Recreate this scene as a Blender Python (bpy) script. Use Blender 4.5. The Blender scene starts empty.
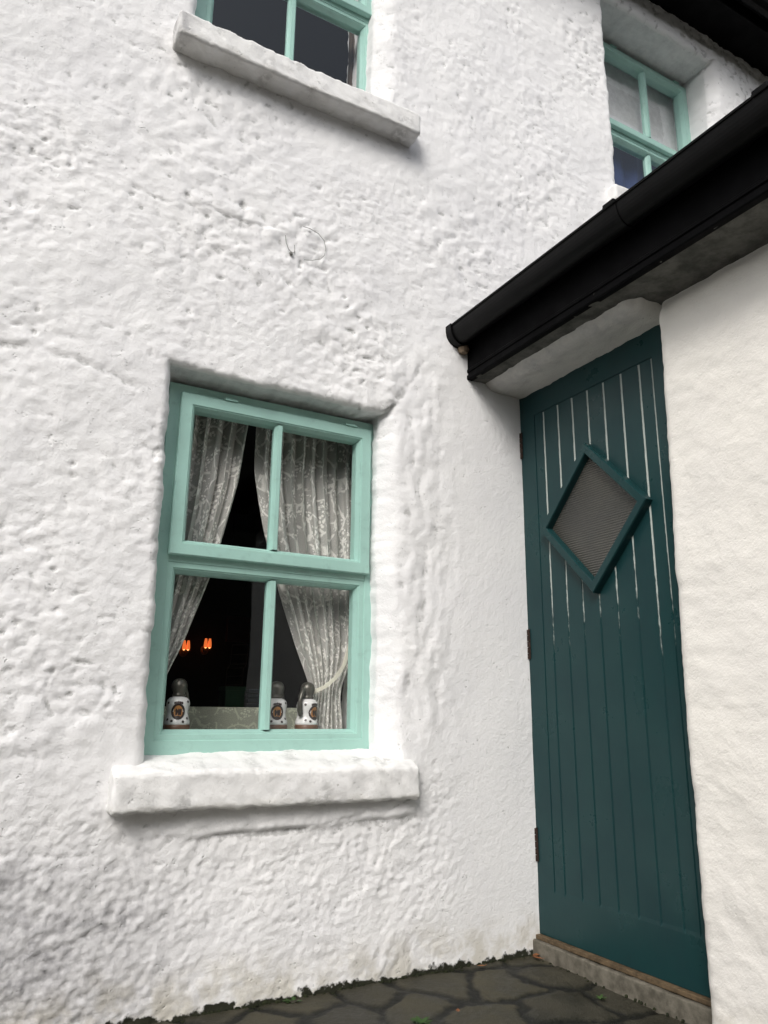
import bpy, bmesh, math, random
import numpy as np
from mathutils import Vector, Matrix

S = bpy.context.scene
COL = S.collection
R = math.radians

# ------------------------------------------------------------------ camera
YAW, PIT, ROLL, FPX = 0.506434, 0.257347, 0.010007, 758.41
F_ = Vector((math.sin(YAW)*math.cos(PIT), math.cos(YAW)*math.cos(PIT), math.sin(PIT)))
R_ = Vector((math.cos(YAW), -math.sin(YAW), 0)); U_ = R_.cross(F_)
RI = R_*math.cos(ROLL) + U_*math.sin(ROLL)
UI = -R_*math.sin(ROLL) + U_*math.cos(ROLL)
cd = bpy.data.cameras.new('camera'); cam = bpy.data.objects.new('camera', cd); COL.objects.link(cam)
cd.sensor_width = 36; cd.lens = FPX/1024*36; cd.clip_start = .05; cd.clip_end = 1000
M = Matrix((RI, UI, -F_)).transposed().to_4x4(); M.translation = (0, -2.25, .79)
cam.matrix_world = M
S.camera = cam

# ------------------------------------------------------------------ sky, sun, exposure
SUN_EL, SUN_AZ = R(40), R(224)          # azimuth measured from +Y towards +X: behind the viewer, a little to the left
W = bpy.data.worlds.new('World'); S.world = W; W.use_nodes = True
nt = W.node_tree; nt.nodes.clear()
o = nt.nodes.new('ShaderNodeOutputWorld'); bg = nt.nodes.new('ShaderNodeBackground')
sk = nt.nodes.new('ShaderNodeTexSky'); sk.sky_type = 'NISHITA'; sk.sun_disc = False
sk.sun_elevation = SUN_EL; sk.sun_rotation = SUN_AZ; sk.dust_density = 3; sk.air_density = 1.0
hs = nt.nodes.new('ShaderNodeHueSaturation'); hs.inputs['Saturation'].default_value = .30
nt.links.new(sk.outputs[0], hs.inputs['Color']); nt.links.new(hs.outputs[0], bg.inputs['Color'])
bg.inputs['Strength'].default_value = .148
nt.links.new(bg.outputs[0], o.inputs[0])
sl = bpy.data.lights.new('sun', 'SUN'); sl.energy = 1.35; sl.angle = R(22); sl.color = (1, .965, .91)
so = bpy.data.objects.new('sun', sl); COL.objects.link(so)
sd = Vector((math.sin(SUN_AZ)*math.cos(SUN_EL), math.cos(SUN_AZ)*math.cos(SUN_EL), math.sin(SUN_EL)))
so.rotation_euler = sd.to_track_quat('Z', 'Y').to_euler()
S.view_settings.view_transform = 'Standard'; S.view_settings.look = 'None'
S.view_settings.gamma = 1; S.view_settings.use_curve_mapping = False
S.view_settings.exposure = 0.39
S.cycles.use_denoising = True
S.cycles.max_bounces = 8; S.cycles.transparent_max_bounces = 24

# ------------------------------------------------------------------ helpers
rng = np.random.default_rng(7); random.seed(7)
_perm = np.random.default_rng(11).permutation(512).astype(int)
_ang = np.random.default_rng(12).uniform(0, 2*np.pi, 512)
_gx, _gy = np.cos(_ang), np.sin(_ang)

def noise(x, y, s=0):                    # 2-D gradient noise, about -0.7..0.7
    x = np.asarray(x, float)+17.3*s; y = np.asarray(y, float)-9.1*s
    xi, yi = np.floor(x).astype(int), np.floor(y).astype(int)
    xf, yf = x-xi, y-yi
    u = xf**3*(xf*(xf*6-15)+10); v = yf**3*(yf*(yf*6-15)+10)
    def g(i, j, dx, dy):
        h = _perm[(_perm[(i+s*7) & 511]+j) & 511]
        return _gx[h]*dx+_gy[h]*dy
    a = g(xi, yi, xf, yf); b = g(xi+1, yi, xf-1, yf)
    c = g(xi, yi+1, xf, yf-1); d = g(xi+1, yi+1, xf-1, yf-1)
    return (a+(b-a)*u)*(1-v)+(c+(d-c)*u)*v

def sst(a, b, x):
    t = np.clip((x-a)/(b-a), 0, 1); return t*t*(3-2*t)

def seg_dist(x, y, pts):                 # distance to a polyline
    d = np.full(np.shape(x), 9.0)
    for (ax, ay), (bx, by) in zip(pts[:-1], pts[1:]):
        vx, vy = bx-ax, by-ay; L = vx*vx+vy*vy+1e-12
        t = np.clip(((x-ax)*vx+(y-ay)*vy)/L, 0, 1)
        d = np.minimum(d, np.hypot(x-ax-t*vx, y-ay-t*vy))
    return d

def link(name, me, mat=None, parent=None, smooth=False):
    ob = bpy.data.objects.new(name, me); COL.objects.link(ob)
    if mat is not None:
        for m in (mat if isinstance(mat, (list, tuple)) else [mat]): me.materials.append(m)
    if smooth: me.polygons.foreach_set('use_smooth', np.ones(len(me.polygons), bool))
    if parent: ob.parent = parent
    me.update()
    return ob

def mesh(name, vs, fs, mat=None, parent=None, smooth=False):
    me = bpy.data.meshes.new(name); me.from_pydata([tuple(map(float, v)) for v in vs], [], [tuple(map(int, f)) for f in fs]); me.validate()
    return link(name, me, mat, parent, smooth)

def quads(name, V, Q, mat=None, parent=None, smooth=True):
    me = bpy.data.meshes.new(name)
    V = np.ascontiguousarray(V, np.float32); Q = np.ascontiguousarray(Q, np.int32)
    me.vertices.add(len(V)); me.vertices.foreach_set('co', V.ravel())
    me.loops.add(Q.size); me.loops.foreach_set('vertex_index', Q.ravel())
    me.polygons.add(len(Q)); me.polygons.foreach_set('loop_start', np.arange(len(Q), dtype=np.int32)*4)
    me.update(calc_edges=True)
    return link(name, me, mat, parent, smooth)

def attr(ob, name, vals):
    a = ob.data.attributes.new(name, 'FLOAT', 'POINT'); a.data.foreach_set('value', np.ascontiguousarray(vals, np.float32))

class MB:
    def __init__(s): s.v = []; s.f = []
    def add(s, vs, fs):
        n = len(s.v); s.v += [tuple(map(float, v)) for v in vs]; s.f += [tuple(n+i for i in f) for f in fs]
    def box(s, a, b, c=.0):
        (x0, y0, z0), (x1, y1, z1) = a, b
        if c <= 0:
            vs = [(x, y, z) for x in (x0, x1) for y in (y0, y1) for z in (z0, z1)]
            s.add(vs, [(0, 1, 3, 2), (4, 6, 7, 5), (0, 4, 5, 1), (2, 3, 7, 6), (0, 2, 6, 4), (1, 5, 7, 3)])
        else:
            bm = bmesh.new()
            bmesh.ops.create_cube(bm, size=1)
            for v in bm.verts: v.co = Vector((x0+(v.co.x+.5)*(x1-x0), y0+(v.co.y+.5)*(y1-y0), z0+(v.co.z+.5)*(z1-z0)))
            bmesh.ops.bevel(bm, geom=bm.edges[:], offset=c, segments=2, affect='EDGES', profile=.6)
            bm.verts.index_update()
            s.add([v.co for v in bm.verts], [[v.index for v in f.verts] for f in bm.faces]); bm.free()
    def tube(s, pts, r, n=8, cap=True):
        pts = [Vector(p) for p in pts]; k = len(pts); rs = r if isinstance(r, (list, tuple)) else [r]*k
        up = Vector((0.13, .21, 1)).normalized(); base = len(s.v)
        for i, p in enumerate(pts):
            t = (pts[min(i+1, k-1)]-pts[max(i-1, 0)]).normalized()
            a = t.cross(up)
            if a.length < 1e-3: a = t.cross(Vector((1, 0, 0)))
            a.normalize(); b = t.cross(a)
            for j in range(n):
                w = 2*math.pi*j/n; s.v.append(tuple(p+a*math.cos(w)*rs[i]+b*math.sin(w)*rs[i]))
        for i in range(k-1):
            for j in range(n):
                s.f.append((base+i*n+j, base+i*n+(j+1) % n, base+(i+1)*n+(j+1) % n, base+(i+1)*n+j))
        if cap: s.f.append(tuple(base+j for j in range(n))[::-1]); s.f.append(tuple(base+(k-1)*n+j for j in range(n)))
    def lathe(s, prof, n=24, c=(0, 0, 0)):
        base = len(s.v)
        for r, z in prof:
            for j in range(n):
                w = 2*math.pi*j/n; s.v.append((c[0]+r*math.cos(w), c[1]+r*math.sin(w), c[2]+z))
        for i in range(len(prof)-1):
            for j in range(n):
                s.f.append((base+i*n+j, base+i*n+(j+1) % n, base+(i+1)*n+(j+1) % n, base+(i+1)*n+j))
    def ring(s, loops, closed=True):     # consecutive loops of equal point count
        base = len(s.v); n = len(loops[0])
        for l in loops: s.v += [tuple(map(float, p)) for p in l]
        m = len(loops)
        for i in range(m if closed else m-1):
            a, b = base+i*n, base+((i+1) % m)*n
            for j in range(n): s.f.append((a+j, a+(j+1) % n, b+(j+1) % n, b+j))
    def rect_frame(s, x0, x1, z0, z1, prof, closed=True):   # mitred frame: profile of (inset, y)
        s.ring([[(x0+i, y, z0+i), (x1-i, y, z0+i), (x1-i, y, z1-i), (x0+i, y, z1-i)] for i, y in prof], closed)
    def build(s, name, mat=None, parent=None, smooth=False):
        ob = mesh(name, s.v, s.f, mat, parent, smooth)
        bm = bmesh.new(); bm.from_mesh(ob.data); bmesh.ops.recalc_face_normals(bm, faces=bm.faces[:]); bm.to_mesh(ob.data); bm.free()
        if smooth: ob.data.polygons.foreach_set('use_smooth', np.ones(len(ob.data.polygons), bool))
        return ob

def rbox(name, lo, hi, r, step, amp, freq, mat, parent, seed=0, wob=.0):
    """a rounded block with an uneven, hand-finished surface"""
    lo, hi = np.array(lo, float), np.array(hi, float)
    V = []; Q = []; n0 = 0
    for ax in range(3):
        u, v = (ax+1) % 3, (ax+2) % 3
        nu = max(3, int((hi[u]-lo[u])/step)); nv = max(3, int((hi[v]-lo[v])/step))
        def lines(a, b, n):
            t = np.linspace(a, b, n+1)
            return np.unique(np.concatenate([t, a+r*np.array([.15, .4, .7, 1]), b-r*np.array([.15, .4, .7, 1])]))
        lu, lv = lines(lo[u], hi[u], nu), lines(lo[v], hi[v], nv)
        for side in (0, 1):
            g = np.zeros((len(lu), len(lv), 3)); g[..., u] = lu[:, None]; g[..., v] = lv[None]; g[..., ax] = hi[ax] if side else lo[ax]
            idx = np.arange(len(lu)*len(lv)).reshape(len(lu), len(lv))+n0; n0 += idx.size
            q = np.stack([idx[:-1, :-1], idx[1:, :-1], idx[1:, 1:], idx[:-1, 1:]], -1).reshape(-1, 4)
            Q.append(q if side else q[:, ::-1]); V.append(g.reshape(-1, 3))
    V = np.concatenate(V); Q = np.concatenate(Q)
    c = np.clip(V, lo+r, hi-r); d = V-c; L = np.linalg.norm(d, axis=1, keepdims=True); N = d/np.maximum(L, 1e-9)
    V = c+N*np.minimum(L, r)
    x, y, z = V.T
    h = noise(x*freq+z*freq*.6, y*freq+z*freq*.8, seed)+.5*noise(x*freq*2.3+z*freq*1.7, y*freq*2.3-z*freq*1.9, seed+1)+.3*noise(x*freq*5-z*freq*3, y*freq*5+z*freq*4, seed+2)
    V = V+N*(amp*h)[:, None]
    if wob: V = V+wob*np.stack([noise(x*5, z*5+y*3, seed+4), noise(x*3, z*4, seed+5), noise(x*3.1+.7, y*4, seed+6)], 1)
    ob = quads(name, V, Q, mat, parent)
    bm = bmesh.new(); bm.from_mesh(ob.data); bmesh.ops.remove_doubles(bm, verts=bm.verts[:], dist=1e-5); bm.to_mesh(ob.data); bm.free()
    return ob

def tag(ob, label=None, cat=None, group=None, kind=None):
    for k, v in (('label', label), ('category', cat), ('group', group), ('kind', kind)):
        if v: ob[k] = v
    return ob

def thing(name, loc, label, cat, group=None):
    ob = bpy.data.objects.new(name, None); COL.objects.link(ob); ob.location = loc; ob.empty_display_size = .1
    return tag(ob, label, cat, group)

# ------------------------------------------------------------------ materials
class NT:
    def __init__(s, name):
        s.m = bpy.data.materials.new(name); s.m.use_nodes = True; s.t = s.m.node_tree; s.t.nodes.clear()
        s.out = s.t.nodes.new('ShaderNodeOutputMaterial')
    def n(s, typ, **kw):
        nd = s.t.nodes.new(typ)
        for k, v in kw.items():
            if k.startswith('_'): setattr(nd, k[1:], v)
            else: nd.inputs[k.replace('__', ' ')].default_value = v
        return nd
    def l(s, a, b): s.t.links.new(a, b)
    def noise(s, scale, detail=4, rough=.55, vec=None, dist=0):
        nd = s.n('ShaderNodeTexNoise', Scale=scale, Detail=detail, Roughness=rough, Distortion=dist)
        if vec: s.l(vec, nd.inputs['Vector'])
        return nd.outputs['Fac']
    def ramp(s, src, a, b, lo=0., hi=1.):
        nd = s.n('ShaderNodeMapRange', _interpolation_type='SMOOTHSTEP'); nd.clamp = True
        nd.inputs['From Min'].default_value = a; nd.inputs['From Max'].default_value = b
        nd.inputs['To Min'].default_value = lo; nd.inputs['To Max'].default_value = hi
        s.l(src, nd.inputs['Value']); return nd.outputs['Result']
    def mix(s, fac, a, b):
        nd = s.n('ShaderNodeMix', _data_type='RGBA')
        for i, v in ((0, fac), (6, a), (7, b)):
            if isinstance(v, (float, int)): nd.inputs[i].default_value = v
            elif isinstance(v, tuple): nd.inputs[i].default_value = (*v, 1)
            else: s.l(v, nd.inputs[i])
        return nd.outputs[2]
    def math(s, op, a, b=0.):
        nd = s.n('ShaderNodeMath', _operation=op)
        for i, v in ((0, a), (1, b)):
            if isinstance(v, (float, int)): nd.inputs[i].default_value = v
            else: s.l(v, nd.inputs[i])
        return nd.outputs[0]
    def obj(s): return s.n('ShaderNodeTexCoord').outputs['Object']
    def uv(s): return s.n('ShaderNodeTexCoord').outputs['UV']
    def attr(s, name): return s.n('ShaderNodeAttribute', _attribute_name=name).outputs['Fac']
    def scale(s, vec, x, y, z):
        nd = s.n('ShaderNodeMapping'); nd.inputs['Scale'].default_value = (x, y, z); s.l(vec, nd.inputs['Vector']); return nd.outputs[0]
    def bump(s, h, strength=.5, dist=.002, normal=None):
        nd = s.n('ShaderNodeBump', Strength=strength, Distance=dist); s.l(h, nd.inputs['Height'])
        if normal: s.l(normal, nd.inputs['Normal'])
        return nd.outputs[0]
    def bsdf(s, color, rough=.5, normal=None, spec=.5, **kw):
        nd = s.n('ShaderNodeBsdfPrincipled'); nd.inputs['Specular IOR Level'].default_value = spec
        for k, v in (('Base Color', color), ('Roughness', rough), *kw.items()):
            if isinstance(v, tuple): nd.inputs[k].default_value = (*v, 1)
            elif isinstance(v, (float, int)): nd.inputs[k].default_value = v
            else: s.l(v, nd.inputs[k])
        if normal: s.l(normal, nd.inputs['Normal'])
        s.l(nd.outputs[0], s.out.inputs[0]); return nd

def m_whitewash(name, base, dirt=1.0, warm=0.):
    t = NT(name); p = t.obj()
    n1 = t.noise(3.1, 5, .6, p); n2 = t.noise(38, 5, .6, p); n3 = t.noise(150, 4, .65, p); n4 = t.noise(14, 4, .6, p)
    c = t.mix(t.ramp(n1, .35, .7), base, tuple(b*k for b, k in zip(base, (.955, .955, .965))))
    pit = t.attr('pit'); stain_shade = t.attr('stain_shade'); foot = t.attr('foot')
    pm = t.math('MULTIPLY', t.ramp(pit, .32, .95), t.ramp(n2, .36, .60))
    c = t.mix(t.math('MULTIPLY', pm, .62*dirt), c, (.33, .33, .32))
    fl = t.math('MULTIPLY', t.ramp(t.noise(62, 3, .7, p), .665, .74), t.ramp(n4, .5, .66))       # small dark flecks
    c = t.mix(t.math('MULTIPLY', fl, .75*dirt), c, (.10, .105, .10))
    sm = t.math('MULTIPLY', stain_shade, t.math('MULTIPLY', t.ramp(n4, .3, .7, .45, 1.0), t.ramp(n2, .3, .7, .55, 1.0)))
    c = t.mix(t.math('MULTIPLY', sm, .8), c, (.34, .335, .345))
    c = t.mix(t.math('MULTIPLY', t.math('MULTIPLY', foot, t.ramp(n4, .34, .62)), .55), c, (.47, .43, .33))
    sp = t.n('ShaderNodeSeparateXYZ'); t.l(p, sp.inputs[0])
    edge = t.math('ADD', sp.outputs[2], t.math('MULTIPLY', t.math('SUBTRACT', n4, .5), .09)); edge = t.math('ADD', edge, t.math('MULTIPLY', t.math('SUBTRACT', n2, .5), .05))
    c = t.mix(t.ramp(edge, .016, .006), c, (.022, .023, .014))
    vp = t.n('ShaderNodeTexVoronoi', Scale=75, _feature='F1'); wv_ = t.n('ShaderNodeVectorMath', _operation='ADD'); ns_ = t.n('ShaderNodeTexNoise', Scale=120, Detail=2); t.l(p, ns_.inputs['Vector'])
    ss_ = t.n('ShaderNodeVectorMath', _operation='SCALE'); ss_.inputs['Scale'].default_value = .014; t.l(ns_.outputs['Color'], ss_.inputs[0]); t.l(p, wv_.inputs[0]); t.l(ss_.outputs[0], wv_.inputs[1]); t.l(wv_.outputs[0], vp.inputs['Vector'])
    hole = t.math('MULTIPLY', t.ramp(vp.outputs['Distance'], .30, .08), t.ramp(n4, .53, .66)); hole = t.math('MULTIPLY', hole, dirt*dirt)
    c = t.mix(t.math('MULTIPLY', hole, .35*dirt), c, (.42, .42, .41))
    h = t.math('ADD', t.math('MULTIPLY', n2, .8), t.math('MULTIPLY', n3, .45)); h = t.math('SUBTRACT', h, t.math('MULTIPLY', hole, .8))
    t.bsdf(c, .85, t.bump(h, .6, .006), .25); return t.m

def m_paint(name, base, rough=.35, bumpd=.0006, var=.12, dust=None, spec=.5):
    t = NT(name); p = t.obj()
    n = t.noise(9, 5, .6, p); f = t.noise(90, 3, .6, p)
    c = t.mix(t.ramp(n, .3, .75), base, tuple(b*(1-var) for b in base))
    if dust: c = t.mix(t.math('MULTIPLY', t.ramp(t.noise(23, 5, .7, p), .52, .75), .5), c, dust)
    t.bsdf(c, t.ramp(n, .3, .7, rough*.85, rough*1.2), t.bump(f, .4, bumpd), spec); return t.m

WW = m_whitewash('whitewash', (.85, .845, .842))
WWP = m_whitewash('porch_whitewash', (.835, .806, .752), .5)
LINT = m_whitewash('lintel_wash', (.60, .59, .55), 1.0)
SILLM = m_whitewash('sill_whitewash', (.82, .815, .80), 1.0)
TEAL = m_paint('teal_paint', (.36, .585, .52), .40, .0009, .08, dust=(.25, .40, .36))
GREEN = None
BLACK = m_paint('black_plastic', (.0028, .0028, .003), .42, .0003, .3, spec=.13)
BLACKW = m_paint('black_board', (.0025, .0025, .003), .6, .0005, .3, spec=.06)

def m_door():
    t = NT('door_green'); p = t.obj()
    n = t.noise(6, 5, .6, p); f = t.noise(120, 3, .6, t.scale(p, 1, 1, .12))
    c = t.mix(t.ramp(n, .3, .75), (.0085, .039, .0405), (.0068, .032, .0355))
    w = t.math('MULTIPLY', t.ramp(t.math('ADD', t.attr('groove_glint'), t.noise(90, 4, .7, t.scale(p, 1, 1, .3))), .55, .95), t.ramp(t.attr('groove_glint'), .0, .05))
    c = t.mix(w, c, (.43, .47, .44))  # pale sky glints painted into the upper part of the grooves
    spk = t.ramp(t.noise(160, 2, .5, p), .80, .84)
    c = t.mix(t.math('MULTIPLY', spk, .4), c, (.2, .25, .24))
    t.bsdf(c, t.ramp(n, .3, .7, .26, .40), t.bump(t.math('ADD', t.math('MULTIPLY', f, .5), n),   .35, .0012), .32); return t.m
GREEN = m_door()

def m_rough(name, a, b, scale, rough=.85, bd=.004, spec=.3):
    t = NT(name); p = t.obj(); n = t.noise(scale, 6, .65, p); n2 = t.noise(scale*6, 4, .6, p)
    t.bsdf(t.mix(t.ramp(n, .3, .7), a, b), rough, t.bump(t.math('ADD', n, t.math('MULTIPLY', n2, .5)), .7, bd), spec); return t.m
SOFF = m_rough('grey_render', (.045, .045, .04), (.12, .118, .105), 14)
CONC = m_rough('concrete', (.075, .068, .052), (.165, .15, .12), 26, .8, .003)
STRIP = m_rough('worn_wood', (.06, .042, .024), (.15, .105, .06), 40, .6, .001)
SLATE = m_rough('roof_slate', (.035, .037, .042), (.06, .06, .065), 8, .6, .004)
DARKW = m_rough('dark_wood', (.022, .014, .009), (.035, .022, .014), 12, .45, .001)
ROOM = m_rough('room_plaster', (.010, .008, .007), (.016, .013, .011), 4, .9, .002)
IRON = m_rough('rusty_iron', (.014, .011, .009), (.05, .026, .018), 120, .7, .001)
MOSSM = m_rough('moss', (.010, .012, .006), (.022, .026, .010), 60, .95, .004)
LEAFG = m_rough('weed_leaf', (.022, .055, .014), (.045, .085, .022), 40, .6, .001)
LEAFR = m_rough('dry_leaf', (.16, .055, .02), (.24, .10, .04), 60, .7, .001)
WIREM = m_rough('grey_wire', (.20, .20, .19), (.32, .32, .30), 60, .6, .0005)

def m_ground():
    t = NT('crazy_paving'); p = t.obj(); j = t.attr('joint'); sv = t.attr('stone')
    n = t.noise(7, 6, .65, p); n2 = t.noise(55, 5, .6, p)
    st = t.mix(t.ramp(n, .3, .72), (.022, .020, .011), (.062, .055, .034))
    st = t.mix(t.math('MULTIPLY', sv, .55), st, (.016, .016, .013))
    st = t.mix(t.math('MULTIPLY', t.ramp(n2, .6, .72), .35), st, (.055, .052, .042))
    c = t.mix(j, st, t.mix(t.ramp(n2, .35, .65), (.002, .002, .0012), (.006, .0065, .003)))
    t.bsdf(c, t.ramp(n, .3, .7, .42, .8), t.bump(t.math('ADD', t.math('MULTIPLY', n2, .7), t.math('ADD', t.math('MULTIPLY', n, .25), t.math('MULTIPLY', t.noise(220, 4, .6, p), .3))), .9, .006), .4); return t.m
GROUND = m_ground()

def m_glass(name='window_glass', fac=1.0, tint=(1, 1, 1)):
    t = NT(name)
    geo = t.n('ShaderNodeNewGeometry'); dt = t.n('ShaderNodeVectorMath', _operation='DOT_PRODUCT')
    t.l(geo.outputs['Incoming'], dt.inputs[0]); t.l(geo.outputs['True Normal'], dt.inputs[1])
    fr = t.math('ADD', .04, t.math('MULTIPLY', .96, t.math('POWER', t.math('SUBTRACT', 1., t.math('ABSOLUTE', dt.outputs['Value'])), 5.)))
    g = t.n('ShaderNodeBsdfGlossy', Roughness=.02); tr = t.n('ShaderNodeBsdfTransparent')
    tr.inputs[0].default_value = (*tint, 1); g.inputs[0].default_value = (.9, .95, 1, 1)
    nb = t.bump(t.noise(3, 2, .5, t.obj()), .1, .01); t.l(nb, g.inputs['Normal'])
    m = t.n('ShaderNodeMixShader'); t.l(t.math('MULTIPLY', fr, fac), m.inputs[0]); t.l(tr.outputs[0], m.inputs[1]); t.l(g.outputs[0], m.inputs[2])
    t.l(m.outputs[0], t.out.inputs[0]); return t.m
GLASS = m_glass(fac=.6); GLASSU = m_glass('upper_glass', 1.5)

def m_reeded():
    t = NT('reeded_glass'); p = t.obj(); sep = t.n('ShaderNodeSeparateXYZ'); t.l(p, sep.inputs[0])
    wv = t.math('SINE', t.math('MULTIPLY', sep.outputs[2], 2*math.pi/.0085))
    n = t.noise(6, 3, .5, p)
    c = t.mix(t.ramp(wv, -1., 1.), (.030, .029, .024), (.075, .072, .060))
    c = t.mix(t.ramp(n, .3, .7, 0, .6), c, (.035, .036, .036))
    t.bsdf(c, .22, t.bump(wv, .55, .0016), .6); return t.m
REED = m_reeded()

def m_lace(name, base, a0=.42, rep=1.0):
    t = NT(name); u = t.uv()
    v1 = t.n('ShaderNodeTexVoronoi', Scale=11*rep, _feature='F1'); v2 = t.n('ShaderNodeTexVoronoi', Scale=62*rep, _feature='F1')
    v3 = t.n('ShaderNodeTexVoronoi', Scale=7.5*rep, _feature='DISTANCE_TO_EDGE')
    wob = t.n('ShaderNodeVectorMath', _operation='ADD'); nn = t.n('ShaderNodeTexNoise', Scale=9, Detail=2)
    sc = t.n('ShaderNodeVectorMath', _operation='SCALE'); sc.inputs['Scale'].default_value = .05
    t.l(u, nn.inputs['Vector']); t.l(nn.outputs['Color'], sc.inputs[0]); t.l(u, wob.inputs[0]); t.l(sc.outputs[0], wob.inputs[1])
    for v in (v1, v2, v3): t.l(wob.outputs[0], v.inputs['Vector'])
    n1 = t.noise(13*rep, 2, .5, wob.outputs[0])
    band = t.ramp(n1, .47, .55)
    flower = t.math('MULTIPLY', band, t.ramp(v2.outputs['Distance'], .52, .34))
    vine = t.math('MULTIPLY', t.ramp(v3.outputs['Distance'], .06, .02), t.ramp(n1, .36, .44))
    motif = t.math('MAXIMUM', flower, t.math('MULTIPLY', vine, .8))
    fine = t.ramp(t.noise(420, 1, .5, u), .42, .58, -.12, .12)
    al = t.math('ADD', t.ramp(motif, 0, 1, a0, 1.0), fine)
    lc = t.mix(motif, tuple(b*.72 for b in base), base); d = t.n('ShaderNodeBsdfDiffuse'); t.l(lc, d.inputs[0]); tl = t.n('ShaderNodeBsdfTranslucent'); tl.inputs[0].default_value = (*base, 1)
    m1 = t.n('ShaderNodeMixShader'); m1.inputs[0].default_value = .16; t.l(d.outputs[0], m1.inputs[1]); t.l(tl.outputs[0], m1.inputs[2])
    tr = t.n('ShaderNodeBsdfTransparent'); m2 = t.n('ShaderNodeMixShader'); t.l(al, m2.inputs[0]); t.l(tr.outputs[0], m2.inputs[1]); t.l(m1.outputs[0], m2.inputs[2])
    t.l(m2.outputs[0], t.out.inputs[0]); return t.m
LACE = m_lace('lace', (.93, .915, .87), .68, 1.35); CLOTH = m_lace('cloth_lace', (.78, .82, .66), .84, 1.8)

def m_plain(name, c, rough=.5, emit=0, **kw):
    t = NT(name); n = t.noise(30, 3, .6, t.obj())
    b = t.bsdf(t.mix(t.ramp(n, .3, .7), c, tuple(x*.86 for x in c)), rough, **kw)
    if emit: b.inputs['Emission Color'].default_value = (*c, 1); b.inputs['Emission Strength'].default_value = emit
    return t.m
CREAM = m_plain('cream_cloth', (.72, .69, .58), .9)
GLAZE = m_plain('white_glaze', (.72, .71, .70), .22)
PEWTER = m_plain('dull_pewter', (.10, .095, .08), .34, Metallic=.5)
BROWN = m_plain('brown_glaze', (.14, .075, .045), .35)
CRESTD = m_plain('crest_dark', (.035, .022, .02), .4); CRESTO = m_plain('crest_orange', (.42, .19, .06), .4)
LAMPG = m_plain('lamp_glow', (1.0, .20, .045), .5, .62)
BULB = m_plain('bulb', (1.0, .48, .16), .5, 1.6)
BRASS = m_plain('old_brass', (.12, .07, .03), .4, Metallic=.7)
GREENB = m_plain('green_tin', (.018, .075, .035), .5)
NAVY = m_plain('reflected_sky_blue', (.014, .036, .13), .85)  # stands for the blue sky reflected in the panes
NET = m_plain('white_blind', (.85, .84, .85), .9)
BLUEG = m_plain('blue_grey_board', (.03, .045, .06), .6)
REDB = m_plain('dark_red_board', (.09, .025, .018), .6)
BROWNC = m_plain('brown_cloth', (.085, .06, .04), .9)

# ------------------------------------------------------------------ ground: one sheet, paved by the door, out to the horizon
def build_ground():
    xs = np.concatenate([[-160, -60, -20, -8, -3, -1.5, -.8], np.arange(-.5, 2.1, .008), [2.4, 3, 5, 9, 20, 60, 160]])
    ys = np.concatenate([[-160, -60, -30, -20, -16, -14, -12.5, -11, -10, -9, -8, -7, -6, -4, -2.6, -1.8], np.arange(-1.3, .06, .008), [.2, 1, 4, 12, 40, 160]])
    X, Y = np.meshgrid(xs, ys, indexing='ij')
    g = np.random.default_rng(5)
    pts = []
    for i in range(2500):
        p = g.uniform((-1.2, -2.2), (2.6, .5)); 
        if all((p[0]-q[0])**2+((p[1]-q[1])*1.15)**2 > .19**2 for q in pts): pts.append(p)
    wx = X+.07*noise(X*5, Y*5, 1)+.014*noise(X*27, Y*27, 2); wy = Y+.07*noise(X*5, Y*5, 3)+.014*noise(X*27, Y*27, 4)
    d1 = np.full(X.shape, 9.); d2 = d1.copy(); ident = np.zeros(X.shape)
    for k, (a, b) in enumerate(pts):
        d = np.hypot(wx-a, (wy-b)*1.15)
        m = d < d1; d2 = np.where(m, d1, np.minimum(d2, d)); d1 = np.where(m, d, d1); ident = np.where(m, (k*.618) % 1, ident)
    e = d2-d1
    near = sst(-1.3, -1.1, Y)*(1-sst(1.95, 2.05, X))*sst(-.5, -.3, X)
    joint = (1-sst(.016, .042, e+.022*noise(X*16, Y*16, 6)+.012*noise(X*45, Y*45, 9)))*near
    z = (-.0045*joint+.0025*noise(X*6, Y*6, 7)+.001*noise(X*25, Y*25, 8)+.0035*(ident-.5))*near
    z -= .012*sst(-.0, -.5, Y)*near
    z += 8*sst(-7, -15, Y)           # unseen bank added across the yard to darken the pane reflections
    n = X.shape; idx = np.arange(X.size).reshape(n)
    Q = np.stack([idx[:-1, :-1], idx[1:, :-1], idx[1:, 1:], idx[:-1, 1:]], -1).reshape(-1, 4)
    ob = quads('ground', np.stack([X, Y, z], -1).reshape(-1, 3), Q, GROUND)
    attr(ob, 'joint', joint.ravel()); attr(ob, 'stone', ident.ravel())
    tag(ob, 'dark crazy paved ground with mossy joints', 'ground', kind='structure')
build_ground()

# ------------------------------------------------------------------ the cottage
house = thing('cottage', (2, 0, 0), 'whitewashed cottage with teal windows and dark green plank door', 'house')
bpy.context.view_layer.update()
class HP:      # children built in world coordinates, then parented without moving
    pass
_created = []
def own(ob, par=None):
    par = par or house
    ob.parent = par; ob.matrix_parent_inverse = Matrix.Identity(4)
    w = Vector((0, 0, 0)); q = par
    while q: w += q.location; q = q.parent
    ob.location = -w if ob.location.length < 1e-9 else ob.location-w
    return ob

OPEN = [(.484, 1.250, .640, 1.842), (.455, 1.200, 3.075, 4.30), (2.545, 3.400, 3.22, 4.485)]
DEPTH = [.30, .30, .36]

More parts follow.
